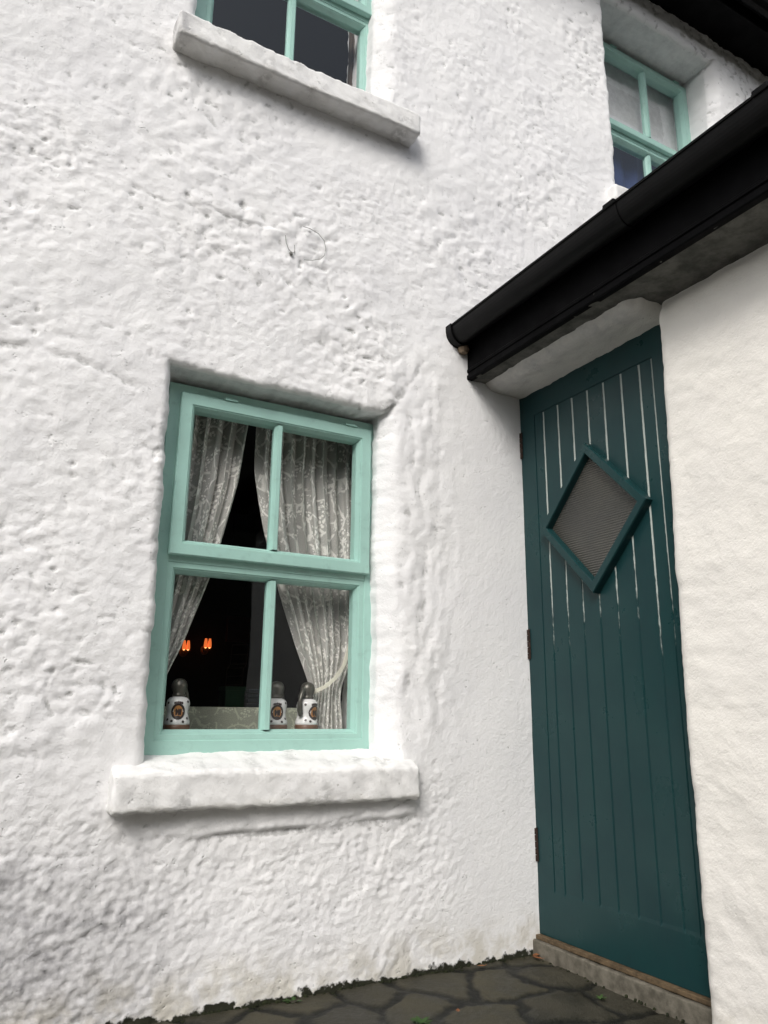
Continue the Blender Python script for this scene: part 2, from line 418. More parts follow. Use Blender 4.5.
def wall_height(x, z):
    wx = x+.02*noise(x*6, z*6, 21); wz = z+.02*noise(x*6, z*6, 22)
    h = .012*noise(x*1.1, z*1.1, 1)+.008*noise(x*3.6, z*3.6, 2)
    smooth = sst(1.42, 1.62, x+.05*noise(x*5, z*5, 9))*(1-sst(2.0, 2.5, z))*(1-sst(1.9, 2.1, x))   # plastered smooth beside the door
    low = 1-sst(.40, .75, z+.12*noise(x*3, z*3, 10))
    gran = .0045*noise(x*34, z*40, 4)+.0028*noise(x*62, z*70, 5)+.0016*noise(x*115, z*125, 34)
    soft = lambda v, e: np.sqrt(v*v+e*e)
    pil = .018*soft(noise(x*7.5+.4*noise(x*9, z*9, 35), z*8.5+.4*noise(x*8, z*8, 52), 3), .10)+.013*soft(noise(x*15+.4*noise(x*20, z*20, 35), z*16, 6), .08)
    cont = sst(-.3, .35, noise(x*1.7, z*1.7, 36)+.35*noise(x*5, z*5, 37))
    pits = -.008*sst(.30, .50, noise(x*27, z*33, 38))*sst(-.1, .2, noise(x*5, z*5, 39))
    lump = pil*(.55+.5*cont)+gran*(1.75-.65*cont)*(.75+.9*noise(x*3.3, z*3.3, 59))+.0065*noise(x*19, z*20, 7)+pits
    vert = .007*noise(wx*17, wz*7.5, 8)+.004*noise(wx*30, wz*16, 11)
    vm = sst(1.27, 1.34, x)*(1-sst(1.55, 1.66, x))*(1-sst(1.9, 2.2, z))*sst(.5, .8, z)
    a = (x*.8+z*.6); b = (-x*.6+z*.8)
    rot = .9*noise(x*2.3, z*2.3, 53); a2 = a+rot*.10; b2 = b+rot*.16
    scr = .0030*noise(a2*8, b2*13, 12)+.0022*noise(a2*22, b2*34, 13)+.0034*noise(wx*6, wz*7, 14)+.0026*noise(x*46, z*54, 54)+.0017*noise(x*95, z*105, 55)
    tf = 3.0*noise(x*5+.35*noise(x*17, z*17, 56), z*7+.35*noise(x*17, z*17, 57), 15)+.8*noise(x*24, z*30, 58)+.35*noise(x*60, z*70, 62); fr = tf-np.floor(tf)
    scr = scr+.0034*(np.floor(tf)+sst(0, .05, fr)-tf*.85)*sst(-.3, .15, noise(x*2.6, z*2.6, 16))
    calm = sst(-.35, .35, noise(x*2.2, z*2.2, 17))*.6+.55
    t = .62*lump*calm*(1-.15*sst(1.1, 1.7, x+.3*(z-2))+.5*sst(2.2, 2.6, x))*(1-vm)+vert*vm+.3*lump*vm
    t = t*(1-low)+scr*low
    h = h*(1-.5*smooth)+t*(1-.86*smooth)
    # rough grey patch, low on the left
    pm = (1-sst(.42, .72, x+.12*noise(x*6, z*6, 18)))*(1-sst(.30, .50, z+.10*noise(x*5, z*5, 19)))
    h += pm*(.0055*noise(x*34, z*38, 20)+.0045*noise(x*70, z*66, 23)+.002*noise(x*120, z*120, 61))
    stain_shade = pm*.95+.42*(1-sst(.15, 1.0, x+.2*noise(x*4, z*4, 24)))*(1-sst(.25, .8, z+.2*noise(x*4, z*4, 25)))
    # patched circle
    r = np.hypot((x-.308)*1.0, (z-.835)*1.05)+.013*noise(x*17, z*17, 26)+.006*noise(x*45, z*45, 26)
    ang = np.arctan2(z-.835, x-.308)
    arc = sst(-.5, .4, np.cos(ang-2.2))
    h -= .0065*np.exp(-((r-.083)/.005)**2)*arc*sst(-.3, .2, noise(x*22, z*22, 47)); h -= .005*np.exp(-((r-.088)/.012)**2)*sst(.1, .4, noise(x*33, z*33, 48))
    h += (1-sst(.06, .08, r))*(.004*noise(x*40, z*40, 27)-.003)
    # cracks and lines
    for pts, w, d in (([(-.3, 1.83), (-.005, 1.786), (.12, 1.80), (.30, 1.770), (.36, 1.75)], .012, .0045),
                      ([(.30, 2.43), (.36, 2.412), (.524, 2.434), (.68, 2.43), (.831, 2.447)], .005, .0035),
                      ([(.02, .33), (.10, .42), (.22, .44), (.33, .41), (.46, .44), (.56, .40)], .004, .0035),
                      ([(1.27, 1.865), (1.34, 1.95), (1.40, 2.06), (1.47, 2.13)], .011, .0028),
                      ([(.64, .452), (.80, .442), (.97, .45), (1.15, .472), (1.30, .50), (1.36, .52)], .006, .006),
                      ([(.30, .20), (.42, .24), (.50, .215), (.58, .25)], .004, .004)):
        dd = seg_dist(x+.014*noise(x*14, z*14, 28)+.005*noise(x*50, z*50, 31), z+.014*noise(x*14, z*14, 29)+.005*noise(x*50, z*50, 32), pts)
        h -= d*np.exp(-(dd/w)**2)*sst(-.5, .1, noise(x*7, z*7, 33))
    # thicker plaster below the window ledge
    h += .010*sst(.44, .455, z+.02*noise(x*7, z*3, 30)-.06*(x-.97)*(x > .97))*sst(.5, .68, x)*(1-sst(1.33, 1.40, x))*(1-sst(.6, .7, z))
    # wall thickens at the foot of the door corner
    return h, stain_shade

def build_wall():
    xs = np.concatenate([np.arange(-3, -1.4, .03), np.arange(-1.4, -.25, .012), np.arange(-.25, 2.0, .006), np.arange(2.0, 4.2, .010), np.arange(4.2, 6.01, .12)])
    zs = np.concatenate([np.arange(-.05, 2.72, .006), np.arange(2.72, 4.80, .009)])
    for (x0, x1, z0, z1) in OPEN:
        for a in (x0, x1): xs[np.argmin(abs(xs-a))] = a
        for a in (z0, z1): zs[np.argmin(abs(zs-a))] = a
    xs.sort(); zs.sort()
    X, Z = np.meshgrid(xs, zs, indexing='ij')
    h, stain_shade = wall_height(X, Z)
    # cavity measure for dirt and the shading painted into pits
    def blur(a, k):
        c = np.cumsum(np.pad(a, ((k+1, k), (0, 0)), 'edge'), 0); a = (c[2*k+1:]-c[:-2*k-1])/(2*k+1)
        c = np.cumsum(np.pad(a, ((0, 0), (k+1, k)), 'edge'), 1); return (c[:, 2*k+1:]-c[:, :-2*k-1])/(2*k+1)
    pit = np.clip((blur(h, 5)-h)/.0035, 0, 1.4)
    mask = np.zeros((len(xs)-1, len(zs)-1), bool)
    xc, zc = (xs[1:]+xs[:-1])/2, (zs[1:]+zs[:-1])/2
    DX = np.zeros(X.shape); DZ = np.zeros(X.shape)
    ident = np.full(X.shape, -1)
    for k, (x0, x1, z0, z1) in enumerate(OPEN):
        mask |= ((xc > x0) & (xc < x1))[:, None] & ((zc > z0) & (zc < z1))[None]
        ox = np.maximum(np.maximum(x0-X, X-x1), 0); oz = np.maximum(np.maximum(z0-Z, Z-z1), 0); d = np.hypot(ox, oz)
        inside = (X >= x0-1e-6) & (X <= x1+1e-6) & (Z >= z0-1e-6) & (Z <= z1+1e-6)
        w = np.exp(-(d/.05)**2)
        DX += w*(.010*noise(Z*4, X*2+k, 40)+.007*noise(Z*14, X*5+k, 41)+.004*noise(Z*38, X*20+k, 44)); DZ += w*(.008*noise(X*4, Z*2+k, 42)+.007*noise(X*15, Z*5+k, 43)+.004*noise(X*40, Z*20+k, 45))
        sd_ = (ox > oz) | ((ox+oz < 1e-7) & ((X < x0+1e-6) | (X > x1-1e-6)))
        rad = np.where(sd_, np.where(X > (x0+x1)/2, .095, .030), .022)
        rr = rad*(1+.5*noise(X*6, Z*6, 46))
        q = np.clip(1-d/rr, 0, 1); h = h-np.where(rad > .05, .055, rr*.7)*q**2.3
        ident[inside] = k
        if k == 0: DX += w*(X < .6)*(-.006+.021*np.clip((1.84-Z)/1.18, 0, 1.1))
    foot = 1-sst(.02, .17, Z+.06*noise(X*6, Z*6, 50))
    # lean the foot of the wall inwards raggedly so that the moss line looks uneven
    V = np.stack([X+DX, -h, Z+DZ], -1)
    idx = np.arange(X.size).reshape(X.shape)
    Qa = np.stack([idx[:-1, :-1], idx[1:, :-1], idx[1:, 1:], idx[:-1, 1:]], -1)
    Q = Qa[~mask]
    V = V.reshape(-1, 3); extraV = []; extraQ = []; n0 = len(V)
    st = [stain_shade.ravel()]; pt = [pit.ravel()]; ft = [foot.ravel()]
    for k, (x0, x1, z0, z1) in enumerate(OPEN):
        i0, i1 = np.argmin(abs(xs-x0)), np.argmin(abs(xs-x1)); j0, j1 = np.argmin(abs(zs-z0)), np.argmin(abs(zs-z1))
        loop = np.concatenate([idx[i0:i1, j0], idx[i1, j0:j1], idx[i1:i0:-1, j1], idx[i0, j1:j0:-1]])
        prev = loop; P = V[loop]; n = len(loop)
        cx, cz = (x0+x1)/2, (z0+z1)/2
        for s in (.008, .02, .035, .055, .08, .11, .15, .20, .26, DEPTH[k]):
            p = P.copy(); f = s/DEPTH[k]
            p[:, 1] = P[:, 1]*(1-sst(0, .12, s))+s
            wv = .005*noise(P[:, 0]*9+P[:, 2]*7, np.full(n, s*16), 60+k)+.003*noise(P[:, 0]*30+P[:, 2]*26, np.full(n, s*40), 63+k); wv = wv*sst(0, .09, s)
            p[:, 0] += np.sign(p[:, 0]-cx)*wv*(np.minimum(abs(P[:, 0]-x0), abs(P[:, 0]-x1)) < .02)
            p[:, 2] += (np.sign(p[:, 2]-cz)*wv)*(np.minimum(abs(P[:, 2]-z0), abs(P[:, 2]-z1)) < .02)
            cur = np.arange(n)+n0; n0 += n; extraV.append(p)
            extraQ.append(np.stack([prev, np.roll(prev, -1), np.roll(cur, -1), cur], -1)); prev = cur
            top = (P[:, 2] > z1-.03)  # soffits of the openings are coloured greyer than the sides
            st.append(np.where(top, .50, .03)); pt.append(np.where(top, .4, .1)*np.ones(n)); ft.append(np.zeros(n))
    V = np.concatenate([V]+extraV); Q = np.concatenate([Q]+[q for q in extraQ])
    used = np.zeros(len(V), bool); used[Q.ravel()] = True
    re = np.cumsum(used)-1
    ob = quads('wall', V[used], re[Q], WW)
    attr(ob, 'stain_shade', np.concatenate(st)[used]); attr(ob, 'pit', np.concatenate(pt)[used]); attr(ob, 'foot', np.concatenate(ft)[used])
    own(ob)
build_wall()

# inside of the rooms behind the windows
m = MB(); 
def shell(m, x0, x1, y0, y1, z0, z1):
    m.add([(x0, y0, z0), (x1, y0, z0), (x1, y1, z0), (x0, y1, z0), (x0, y0, z1), (x1, y0, z1), (x1, y1, z1), (x0, y1, z1)],
          [(0, 1, 2, 3), (4, 7, 6, 5), (0, 3, 7, 4), (1, 5, 6, 2), (3, 2, 6, 7)])
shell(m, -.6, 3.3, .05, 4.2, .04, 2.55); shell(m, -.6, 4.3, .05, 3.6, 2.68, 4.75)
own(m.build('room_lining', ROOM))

# --------------------------------------------------------------- windows
def make_window(x0, x1, z0, z1, yf, bar, glass):
    """outer frame, top-hung sash standing proud of it, fixed lower lights"""
    zt = z0+.573+(z1-z0-1.165)*.5
    f = MB()
    f.rect_frame(x0, x1, z0, z1, [(0, yf+.07), (0, yf+.002), (.002, yf), (.040, yf), (.042, yf+.002), (.042, yf+.07)])
    f.box((x0+.042, yf+.001, zt), (x1-.042, yf+.07, zt+.050), .002)
    # lower fixed lights: bead ring round the glass
    zb = z0+.042
    f.rect_frame(x0+.042, x1-.042, zb, zt, [(0, yf+.055), (0, yf+.004), (.016, yf+.004), (.019, yf+.009), (.021, yf+.009), (.030, yf+.026), (.030, yf+.055)])
    w = f.build('window', TEAL); own(w)
    def bar_mesh(xa, za, zb_, y, wd):
        b = MB(); pr = [(-wd/2, y+.035), (-wd/2, y+.018), (-wd/2+.004, y+.012), (-wd*.22, y), (wd*.22, y), (wd/2-.004, y+.012), (wd/2, y+.018), (wd/2, y+.035)]
        b.ring([[(xa+px, py, z) for px, py in pr] for z in (za, zb_)], closed=False)
        o = b.build('glazing_bar', TEAL); own(o, w); return o
    bar_mesh(bar+.012, zb+.029, zt-.029, yf+.008, .034)
    # sash
    s = MB(); sx0, sx1, sz0, sz1 = x0+.036, x1-.034, zt+.020, z1-.036; ys = yf-.024
    s.rect_frame(sx0, sx1, sz0, sz1, [(0, yf-.002), (0, ys+.003), (.003, ys), (.037, ys), (.039, ys+.004), (.042, ys+.004), (.051, ys+.022), (.051, yf+.03), (.0, yf+.03)][:8]+[(.03, yf+.03)])
    so_ = s.build('sash', TEAL); own(so_, w)
    bar_mesh(bar, sz0+.050, sz1-.050, ys+.004, .032)
    # the four panes
    gb = [(x0+.07, bar+.012, zb+.02, zt-.02, yf+.034), (bar+.012, x1-.07, zb+.02, zt-.02, yf+.034),
          (sx0+.048, bar, sz0+.048, sz1-.048, ys+.030), (bar, sx1-.048, sz0+.048, sz1-.048, ys+.030)]
    for a, b, c, d, y in gb:
        g = mesh('glass_pane', [(a, y, c), (b, y, c), (b, y, d), (a, y, d)], [(0, 1, 2, 3)], glass); own(g, w)
    for hx in (sx0+.165, sx1-.085):
        h = MB(); h.box((hx-.022, yf-.030, sz1-.001), (hx+.022, yf-.004, sz1+.004), .001); h.tube([(hx-.02, yf-.020, sz1+.005), (hx+.02, yf-.020, sz1+.005)], .005)
        own(h.build('hinge', TEAL), w)
    return w
make_window(.497, 1.266, .660, 1.828, .095, .878, GLASS)
make_window(.470, 1.250, 3.090, 4.275, .100, .850, GLASSU)
make_window(2.600, 3.432, 3.290, 4.480, .200, 3.045, GLASSU)

# --------------------------------------------------------------- sills
def sill(lo, hi, r, amp, wob, seed, stain_shade=0., slope=0.):
    ob = rbox('window_sill', lo, hi, r, .010, amp, 22, SILLM, None, seed, wob)
    n = len(ob.data.vertices); co = np.empty(n*3, np.float32); ob.data.vertices.foreach_get('co', co); co = co.reshape(-1, 3)
    co[:, 2] += np.where(co[:, 2] > lo[2]+.04, slope*np.clip((co[:, 1]-lo[1])/(hi[1]-lo[1]), 0, 1), 0); ob.data.vertices.foreach_set('co', co.ravel())
    e = sst(lo[0]+.09, lo[0]+.02, co[:, 0]+.03*noise(co[:, 2]*20, co[:, 1]*20, 3))*stain_shade
    under = stain_shade*.35*(co[:, 2] < lo[2]+.012)
    attr(ob, 'stain_shade', np.maximum(e, under)); attr(ob, 'pit', np.clip(.3+1.2*noise(co[:, 0]*14, co[:, 2]*14+co[:, 1]*10, 4), 0, 1)); attr(ob, 'foot', .25*(co[:, 2] < lo[2]+.02))
    own(ob)
sill((.408, -.060, .520), (1.364, .12, .625), .016, .0065, .010, 3, 0.25, .045)
sill((.380, -.086, 3.020), (1.354, .14, 3.116), .011, .0065, .010, 5, 1.0)
sill((2.47, -.05, 3.17), (3.46, .24, 3.262), .015, .004, .008, 8)
b = MB(); b.box((.46, .150, .60), (1.28, .44, .723), .004); own(b.build('window_board', m_plain('board_paint', (.30, .30, .27), .5)))

# --------------------------------------------------------------- porch wall beside the door
def build_porch():
    zs = np.arange(-.04, 2.085, .008)
    jy = lambda z: np.interp(z, [0, .2, .67, 1.2, 1.66, 2.03], [-.718, -.720, -.724, -.735, -.748, -.760])
    prof = [(1.93, .0), (1.905, .0), (1.885, .0), (1.868, .0), (1.852, -.001), (1.838, -.003), (1.826, -.007), (1.816, -.013), (1.808, -.021), (1.802, -.031), (1.800, -.042)]
    offs = -.05-np.concatenate([np.arange(0, .9, .009), np.arange(.92, 1.9, .03)])
    prof += [(1.80, o_) for o_ in offs]
    P = np.array(prof); n = len(P)
    Pz, Po = np.meshgrid(zs, P[:, 1], indexing='ij'); PX = np.broadcast_to(P[:, 0], Pz.shape)
    J = jy(zs)[:, None]+(.007*noise(zs*3, zs*0, 70)+.004*noise(zs*11, zs*0, 71)+.002*noise(zs*31, zs*0, 72))[:, None]
    Y = J+Po
    h = .010*noise(Y*1.6, Pz*1.6, 73)+.006*noise(Y*4.5, Pz*4.5, 74)+.0032*noise(Y*12, Pz*15, 75)+.0018*noise(Y*27, Pz*36, 76)+.0012*noise(Y*60, Pz*70, 77)
    low = 1-sst(.15, .5, Pz)
    h += low*(.004*noise(Y*14, Pz*14, 78)+.002*noise(Y*40, Pz*40, 79))
    crk = np.abs(noise(Y*5+.3, Pz*7, 80)); h -= .0018*(1-sst(0, .03, crk))*sst(0, .3, noise(Y*3, Pz*3, 81))
    wgt = sst(1.90, 1.82, PX)
    X = PX-h*wgt*sst(.0, .02, -Po+.004)
    top = sst(1.99, 2.06, Pz); X = X+.02*top**2*wgt
    V = np.stack([X, Y, Pz], -1).reshape(-1, 3); idx = np.arange(V.shape[0]).reshape(Pz.shape)
    Q = np.stack([idx[:-1, :-1], idx[1:, :-1], idx[1:, 1:], idx[:-1, 1:]], -1).reshape(-1, 4)
    ob = quads('porch_wall', V, Q, WWP)
    attr(ob, 'stain_shade', (.3*sst(2.0, 2.06, Pz)+.12*low).ravel()); attr(ob, 'pit', np.clip(-h/.008, 0, 1).ravel()*.5); attr(ob, 'foot', (1-sst(.02, .12, Pz)).ravel())
    own(ob)
build_porch()
ob = rbox('lintel', (1.686, -.785, 2.026), (1.935, .05, 2.17), .066, .010, .006, 15, LINT, None, 12, .006)
n = len(ob.data.vertices); co = np.empty(n*3, np.float32); ob.data.vertices.foreach_get('co', co); co = co.reshape(-1, 3)
attr(ob, 'stain_shade', sst(1.83, 1.715, co[:, 0]+.02*noise(co[:, 1]*9, co[:, 2]*9, 2)) * .9+.1); attr(ob, 'pit', .4+0*co[:, 0]); attr(ob, 'foot', .5*sst(-.06, .0, co[:, 1])); own(ob)  # outer part darkened: dirt together with painted shade under the fascia
ob = rbox('soffit', (1.624, -2.75, 2.056), (1.86, .03, 2.10), .006, .012, .0035, 20, SOFF, None, 14, .004); own(ob)

# --------------------------------------------------------------- fascia, gutter, porch roof
f = MB()
pr = [(1.640, 2.236), (1.620, 2.236), (1.620, 2.100), (1.616, 2.096), (1.616, 2.086), (1.621, 2.083), (1.621, 2.076), (1.615, 2.072), (1.615, 2.058), (1.619, 2.054), (1.640, 2.054)]
f.ring([[(x, y, z) for x, z in pr] for y in (.02, -2.8)], closed=False); f.f += [tuple(range(len(pr)))[::-1], tuple(range(len(pr), 2*len(pr)))]
own(f.build('fascia', BLACKW))
def gprof(k=1.0, t=0.):
    cx, cz, rx, rz = 1.571, 2.247, .047*k+t, .062*k+t
    out = [(cx+rx*math.cos(a), cz-rz*abs(math.sin(a))**.9) for a in np.linspace(math.pi, 0, 19)]
    inn = [(cx+(rx-.003)*math.cos(a), cz-(rz-.003)*abs(math.sin(a))**.9) for a in np.linspace(0, math.pi, 19)]
    lip = [(cx-rx-.004, cz+.001), (cx-rx-.004, cz+.008), (cx-rx+.004, cz+.008)]
    return out+inn+lip[::-1]
def gsec(name, y0, y1, k, par, t=0.):
    g = MB(); p = gprof(k, t); g.ring([[(x, y, z) for x, z in p] for y in (y0, y1)], closed=False)
    g.f += [tuple(range(len(p)))[::-1], tuple(range(len(p), 2*len(p)))]
    o_ = g.build(name, BLACK); own(o_, par); return o_
gut = gsec('gutter', -.004, -2.8, 1.0, None)
e = MB(); cp = [(1.571+.0535*math.cos(a), 2.247-.0685*abs(math.sin(a))**.9) for a in np.linspace(math.pi, 0, 19)]+[(1.6245, 2.258), (1.5175, 2.258)]
e.ring([[(x, y, z) for x, z in cp] for y in (.004, -.034)], closed=False); e.f += [tuple(range(len(cp)))[::-1], tuple(range(len(cp), 2*len(cp)))]
own(e.build('gutter_end', BLACK), gut)
for y in (-.868, -1.365, -2.2):
    gsec('gutter_clip', y+.024, y-.024, 1.0, gut, .003)
    e = MB(); e.box((1.515, y-.022, 2.245), (1.534, y+.022, 2.262), .003); own(e.build('gutter_clip', BLACK), gut)
e = MB(); e.lathe([(.001, -.02), (.017, -.018), (.024, -.002), (.02, .012), (.001, .018)], 12, (1.592, -.012, 2.176)); own(e.build('mortar_patch', m_rough('tan_mortar', (.17, .12, .08), (.26, .20, .14), 60)))
# roof over the porch: slates in courses
def slates(name, P0, along, up, L, Hh, pitch_n, rows, mat):
    mb = MB(); a = Vector(along).normalized(); u = Vector(up).normalized(); nrm = a.cross(u)
    if nrm.z < 0: nrm = -nrm
    g = random.Random(3); cw = .25; rh = Hh/rows
    for r_ in range(rows):
        k = -1
        while k*cw+(r_ % 2)*cw/2 < L:
            s0 = max(0, k*cw+(r_ % 2)*cw/2)+.002; s1 = min(L, (k+1)*cw+(r_ % 2)*cw/2)-.002
            k += 1
            if s1-s0 < .02: continue
            lift = .012+g.uniform(0, .004); b0 = Vector(P0)+u*(r_*rh)+nrm*lift; b1 = Vector(P0)+u*min(Hh, (r_+1.25)*rh)+nrm*.002
            q = [b0+a*s0, b0+a*s1, b1+a*s1, b1+a*s0]; mb.add([*q, *[p-nrm*.007 for p in q]], [(0, 1, 2, 3), (4, 7, 6, 5), (0, 4, 5, 1), (1, 5, 6, 2), (2, 6, 7, 3), (3, 7, 4, 0)])
    q = [Vector(P0), Vector(P0)+a*L, Vector(P0)+a*L+u*Hh, Vector(P0)+u*Hh]; mb.add([*q, *[p-nrm*.05 for p in q]], [(0, 1, 2, 3), (4, 7, 6, 5), (0, 4, 5, 1), (1, 5, 6, 2), (2, 6, 7, 3), (3, 7, 4, 0)])
    return mb.build(name, mat)
own(slates('porch_roof', (1.60, -2.8, 2.262), (0, 1, 0), (math.cos(R(34)), 0, math.sin(R(34))), 2.785, 1.75, 0, 9, SLATE))
own(slates('roof', (-3.2, -.27, 4.74), (1, 0, 0), (0, math.cos(R(40)), math.sin(R(40))), 9.4, 4.0, 0, 18, SLATE))
e = MB(); e.box((-3.2, -.19, 4.655), (6.2, .06, 4.70)); e.box((-3.2, -.215, 4.625), (6.2, -.191, 4.745)); own(e.build('eaves_board', BLACKW))
e = MB(); p = [(-.276+.055*math.cos(a), 4.72-.07*abs(math.sin(a))) for a in np.linspace(math.pi, 0, 13)]+[(-.224, 4.72), (-.328, 4.72)]
e.ring([[(x, y, z) for y, z in p] for x in (-3.2, 6.2)], closed=False); own(e.build('gutter', BLACK, smooth=False))

# --------------------------------------------------------------- door
def build_door():
    Xd = 1.874; y0, y1, z0, z1 = .004, -.80, .062, 2.032; pz0, pz1 = .213, 1.943
    pz1 = 1.925; gy = [-.140, -.2206, -.2985, -.3775, -.457, -.540, -.621]
    ys = [(y0, 0, 0), (-.0845, 0, 0), (-.086, .004, 0), (-.088, .004, 0), (-.0895, .0008, 0)]
    for k, g in enumerate(gy):
        ys += [(g+.0055, .0008, .0), (g+.0032, .0045, 1), (g-.0012, .0050, .001), (g-.0036, .0008, .0)]
    ys += [(-.6705, .0008, 0), (-.6725, .0045, 1), (-.675, .0045, .001), (-.677, 0, 0), (y1, 0, 0)]
    zs = [z0, pz0-.012, pz0, pz0+.004]+list(np.linspace(pz0+.03, pz1-.03, 60))+[pz1-.004, pz1, pz1+.0005, pz1+.0040, pz1+.0045, z1]
    V = []; G = []; g = random.Random(5)
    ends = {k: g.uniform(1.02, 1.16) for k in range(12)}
    for j, z in enumerate(zs):
        inp = pz0 <= z <= pz1; k = -1
        for i, (y, dx, gr) in enumerate(ys):
            if gr: k = (i-5)//4
            d = dx if inp else (.0035 if pz1 < z < pz1+.0042 and -.674 < y < -.087 else 0.)
            V.append((Xd+d, y, z))
            top = ends.get(max(k, 0), 1.1)
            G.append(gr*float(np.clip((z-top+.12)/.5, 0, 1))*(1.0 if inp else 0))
    n = len(ys); F = []
    for j in range(len(zs)-1):
        for i in range(n-1): F.append((j*n+i, (j+1)*n+i, (j+1)*n+i+1, j*n+i+1))
    m_ = len(V); back = [(Xd+.045, y0, z0), (Xd+.045, y1, z0), (Xd+.045, y1, z1), (Xd+.045, y0, z1)]
    V += back; G += [0]*4; F += [(m_, m_+1, m_+2, m_+3)]
    F += [tuple(range(0, n))+(m_+1, m_)]; T = (len(zs)-1)*n; F += [tuple(range(T, T+n))[::-1]+(m_+3, m_+2)]
    ob = mesh('door', V, F, GREEN); attr(ob, 'groove_glint', G); own(ob)
    # diamond light
    cy, cz = -.378, 1.450; hw, hh = .256, .268
    def dia(s, x): return [(x, cy+hw*s, cz), (x, cy, cz+hh*s), (x, cy-hw*s, cz), (x, cy, cz-hh*s)]
    d = MB(); d.ring([dia(1.0, Xd+.002), dia(1.0, Xd-.027), dia(.985, Xd-.031), dia(.86, Xd-.031), dia(.845, Xd-.027), dia(.835, Xd-.0005), dia(.835, Xd+.002)], closed=False)
    own(d.build('diamond_frame', GREEN), ob)
    d = MB(); d.add(dia(.84, Xd-.0035), [(0, 1, 2, 3)]); own(d.build('glass_pane', REED), ob)
    for z in (1.825, 1.040, .345):
        h = MB()
        for q in range(5):
            a = z-.055+q*.022; h.tube([(1.870, -.004, a), (1.870, -.004, a+.0195)], .0045, 10)
        h.box((1.8695, -.012, z-.055), (1.8735, -.006, z+.055)); own(h.build('hinge', IRON), ob)
    s = MB()
build_door()
own(rbox('door_step', (1.842, -.93, -.06), (1.97, .03, .046), .006, .012, .003, 24, CONC, None, 17, .004))
e = MB(); e.box((1.856, -.82, .0475), (1.93, .002, .0605), .002); own(e.build('threshold', STRIP))
# --------------------------------------------------------------- things inside the lower window
def spline(rows, z):                     # rows sorted from the top down; smooth interpolation
    zz = np.array([r[0] for r in rows])[::-1]; out = []
    for c in range(1, len(rows[0])):
        v = np.array([r[c] for r in rows])[::-1]
        f = np.interp(z, zz, v); e_ = .03
        f = (f+np.interp(z+e_, zz, v)+np.interp(z-e_, zz, v)+np.interp(z+e_/2, zz, v)+np.interp(z-e_/2, zz, v))/5
        out.append(f)
    return out

def curtain(name, rows, y, pleats, width, mat, seed, nu=150, nv=110, parent=None):
    zt, zb = rows[0][0], rows[-1][0]; zs = np.linspace(zt, zb, nv); us = np.linspace(0, 1, nu)
    xl, xr, am = spline(rows, zs)
    U, Zg = np.meshgrid(us, zs, indexing='ij'); XL, XR, A = (np.broadcast_to(v, U.shape) for v in (xl, xr, am))
    uu = U+.03*noise(U*5, Zg*1.5, seed); ph = 2*np.pi*pleats*uu+.9*noise(U*3, Zg*2, seed+1)
    X = XL+(XR-XL)*U+.006*np.sin(ph*2+1)*sst(0, .05, U)*sst(1, .95, U)
    Y = y+A*(np.sin(ph)+.35*np.sin(ph*1.7+2)+.6*noise(U*4, Zg*4, seed+2))
    idx = np.arange(U.size).reshape(U.shape)
    Q = np.stack([idx[:-1, :-1], idx[:-1, 1:], idx[1:, 1:], idx[1:, :-1]], -1).reshape(-1, 4)
    ob = quads(name, np.stack([X, Y, Zg], -1).reshape(-1, 3), Q, mat, parent)
    uv = ob.data.uv_layers.new(name='UVMap'); li = Q.ravel()
    uvs = np.stack([U.ravel()[li]*width, Zg.ravel()[li]], -1).astype(np.float32); uv.data.foreach_set('uv', uvs.ravel())
    return ob

c1 = curtain('lace_curtain', [(1.815, .490, .815, .020), (1.56, .490, .786, .020), (1.34, .485, .738, .018), (1.20, .485, .704, .011), (1.0, .482, .638, .010), (.88, .480, .585, .008), (.84, .480, .565, .007), (.72, .480, .572, .008)], .215, 7, 1.0, LACE, 100)
tag(c1, 'cream lace curtain drawn to the left side of the lower window', 'curtain', 'lace curtains in the lower window')
c2 = curtain('lace_curtain', [(1.815, .846, 1.262, .020), (1.62, .848, 1.262, .020), (1.40, .888, 1.262, .020), (1.22, .945, 1.260, .019), (1.0, 1.030, 1.250, .012), (.90, 1.076, 1.215, .010), (.855, 1.092, 1.196, .009), (.80, 1.074, 1.204, .012), (.718, 1.052, 1.214, .014)], .225, 9, 1.3, LACE, 120)
tag(c2, 'cream lace curtain tied back at the right side of the lower window', 'curtain', 'lace curtains in the lower window')
tb = MB(); cpts = [(1.240, .20, 1.16), (1.232, .196, 1.08), (1.221, .190, 1.02), (1.197, .185, .945), (1.163, .183, .900), (1.128, .185, .872), (1.086, .20, .850)]
for i in range(len(cpts)-1):
    a, b = Vector(cpts[i]), Vector(cpts[i+1]); w0 = .012+.004*i/5
    n_ = (b-a).cross(Vector((0, 1, 0))).normalized()
    tb.add([a-n_*.006, a+n_*.006, b+n_*.007, b-n_*.007, a-n_*.006+Vector((0, .004, 0)), a+n_*.006+Vector((0, .004, 0)), b+n_*.007+Vector((0, .004, 0)), b-n_*.007+Vector((0, .004, 0))], [(0, 1, 2, 3), (4, 7, 6, 5), (0, 4, 5, 1), (2, 6, 7, 3), (1, 5, 6, 2), (0, 3, 7, 4)])
o_ = tb.build('tie_back', CREAM); o_.parent = c2
rd = MB(); rd.tube([(.46, .225, 1.822), (1.28, .225, 1.822)], .006, 8); rd = rd.build('curtain_rod', BRASS)
tag(rd, 'thin curtain rod across the top of the lower window', 'curtain rod')

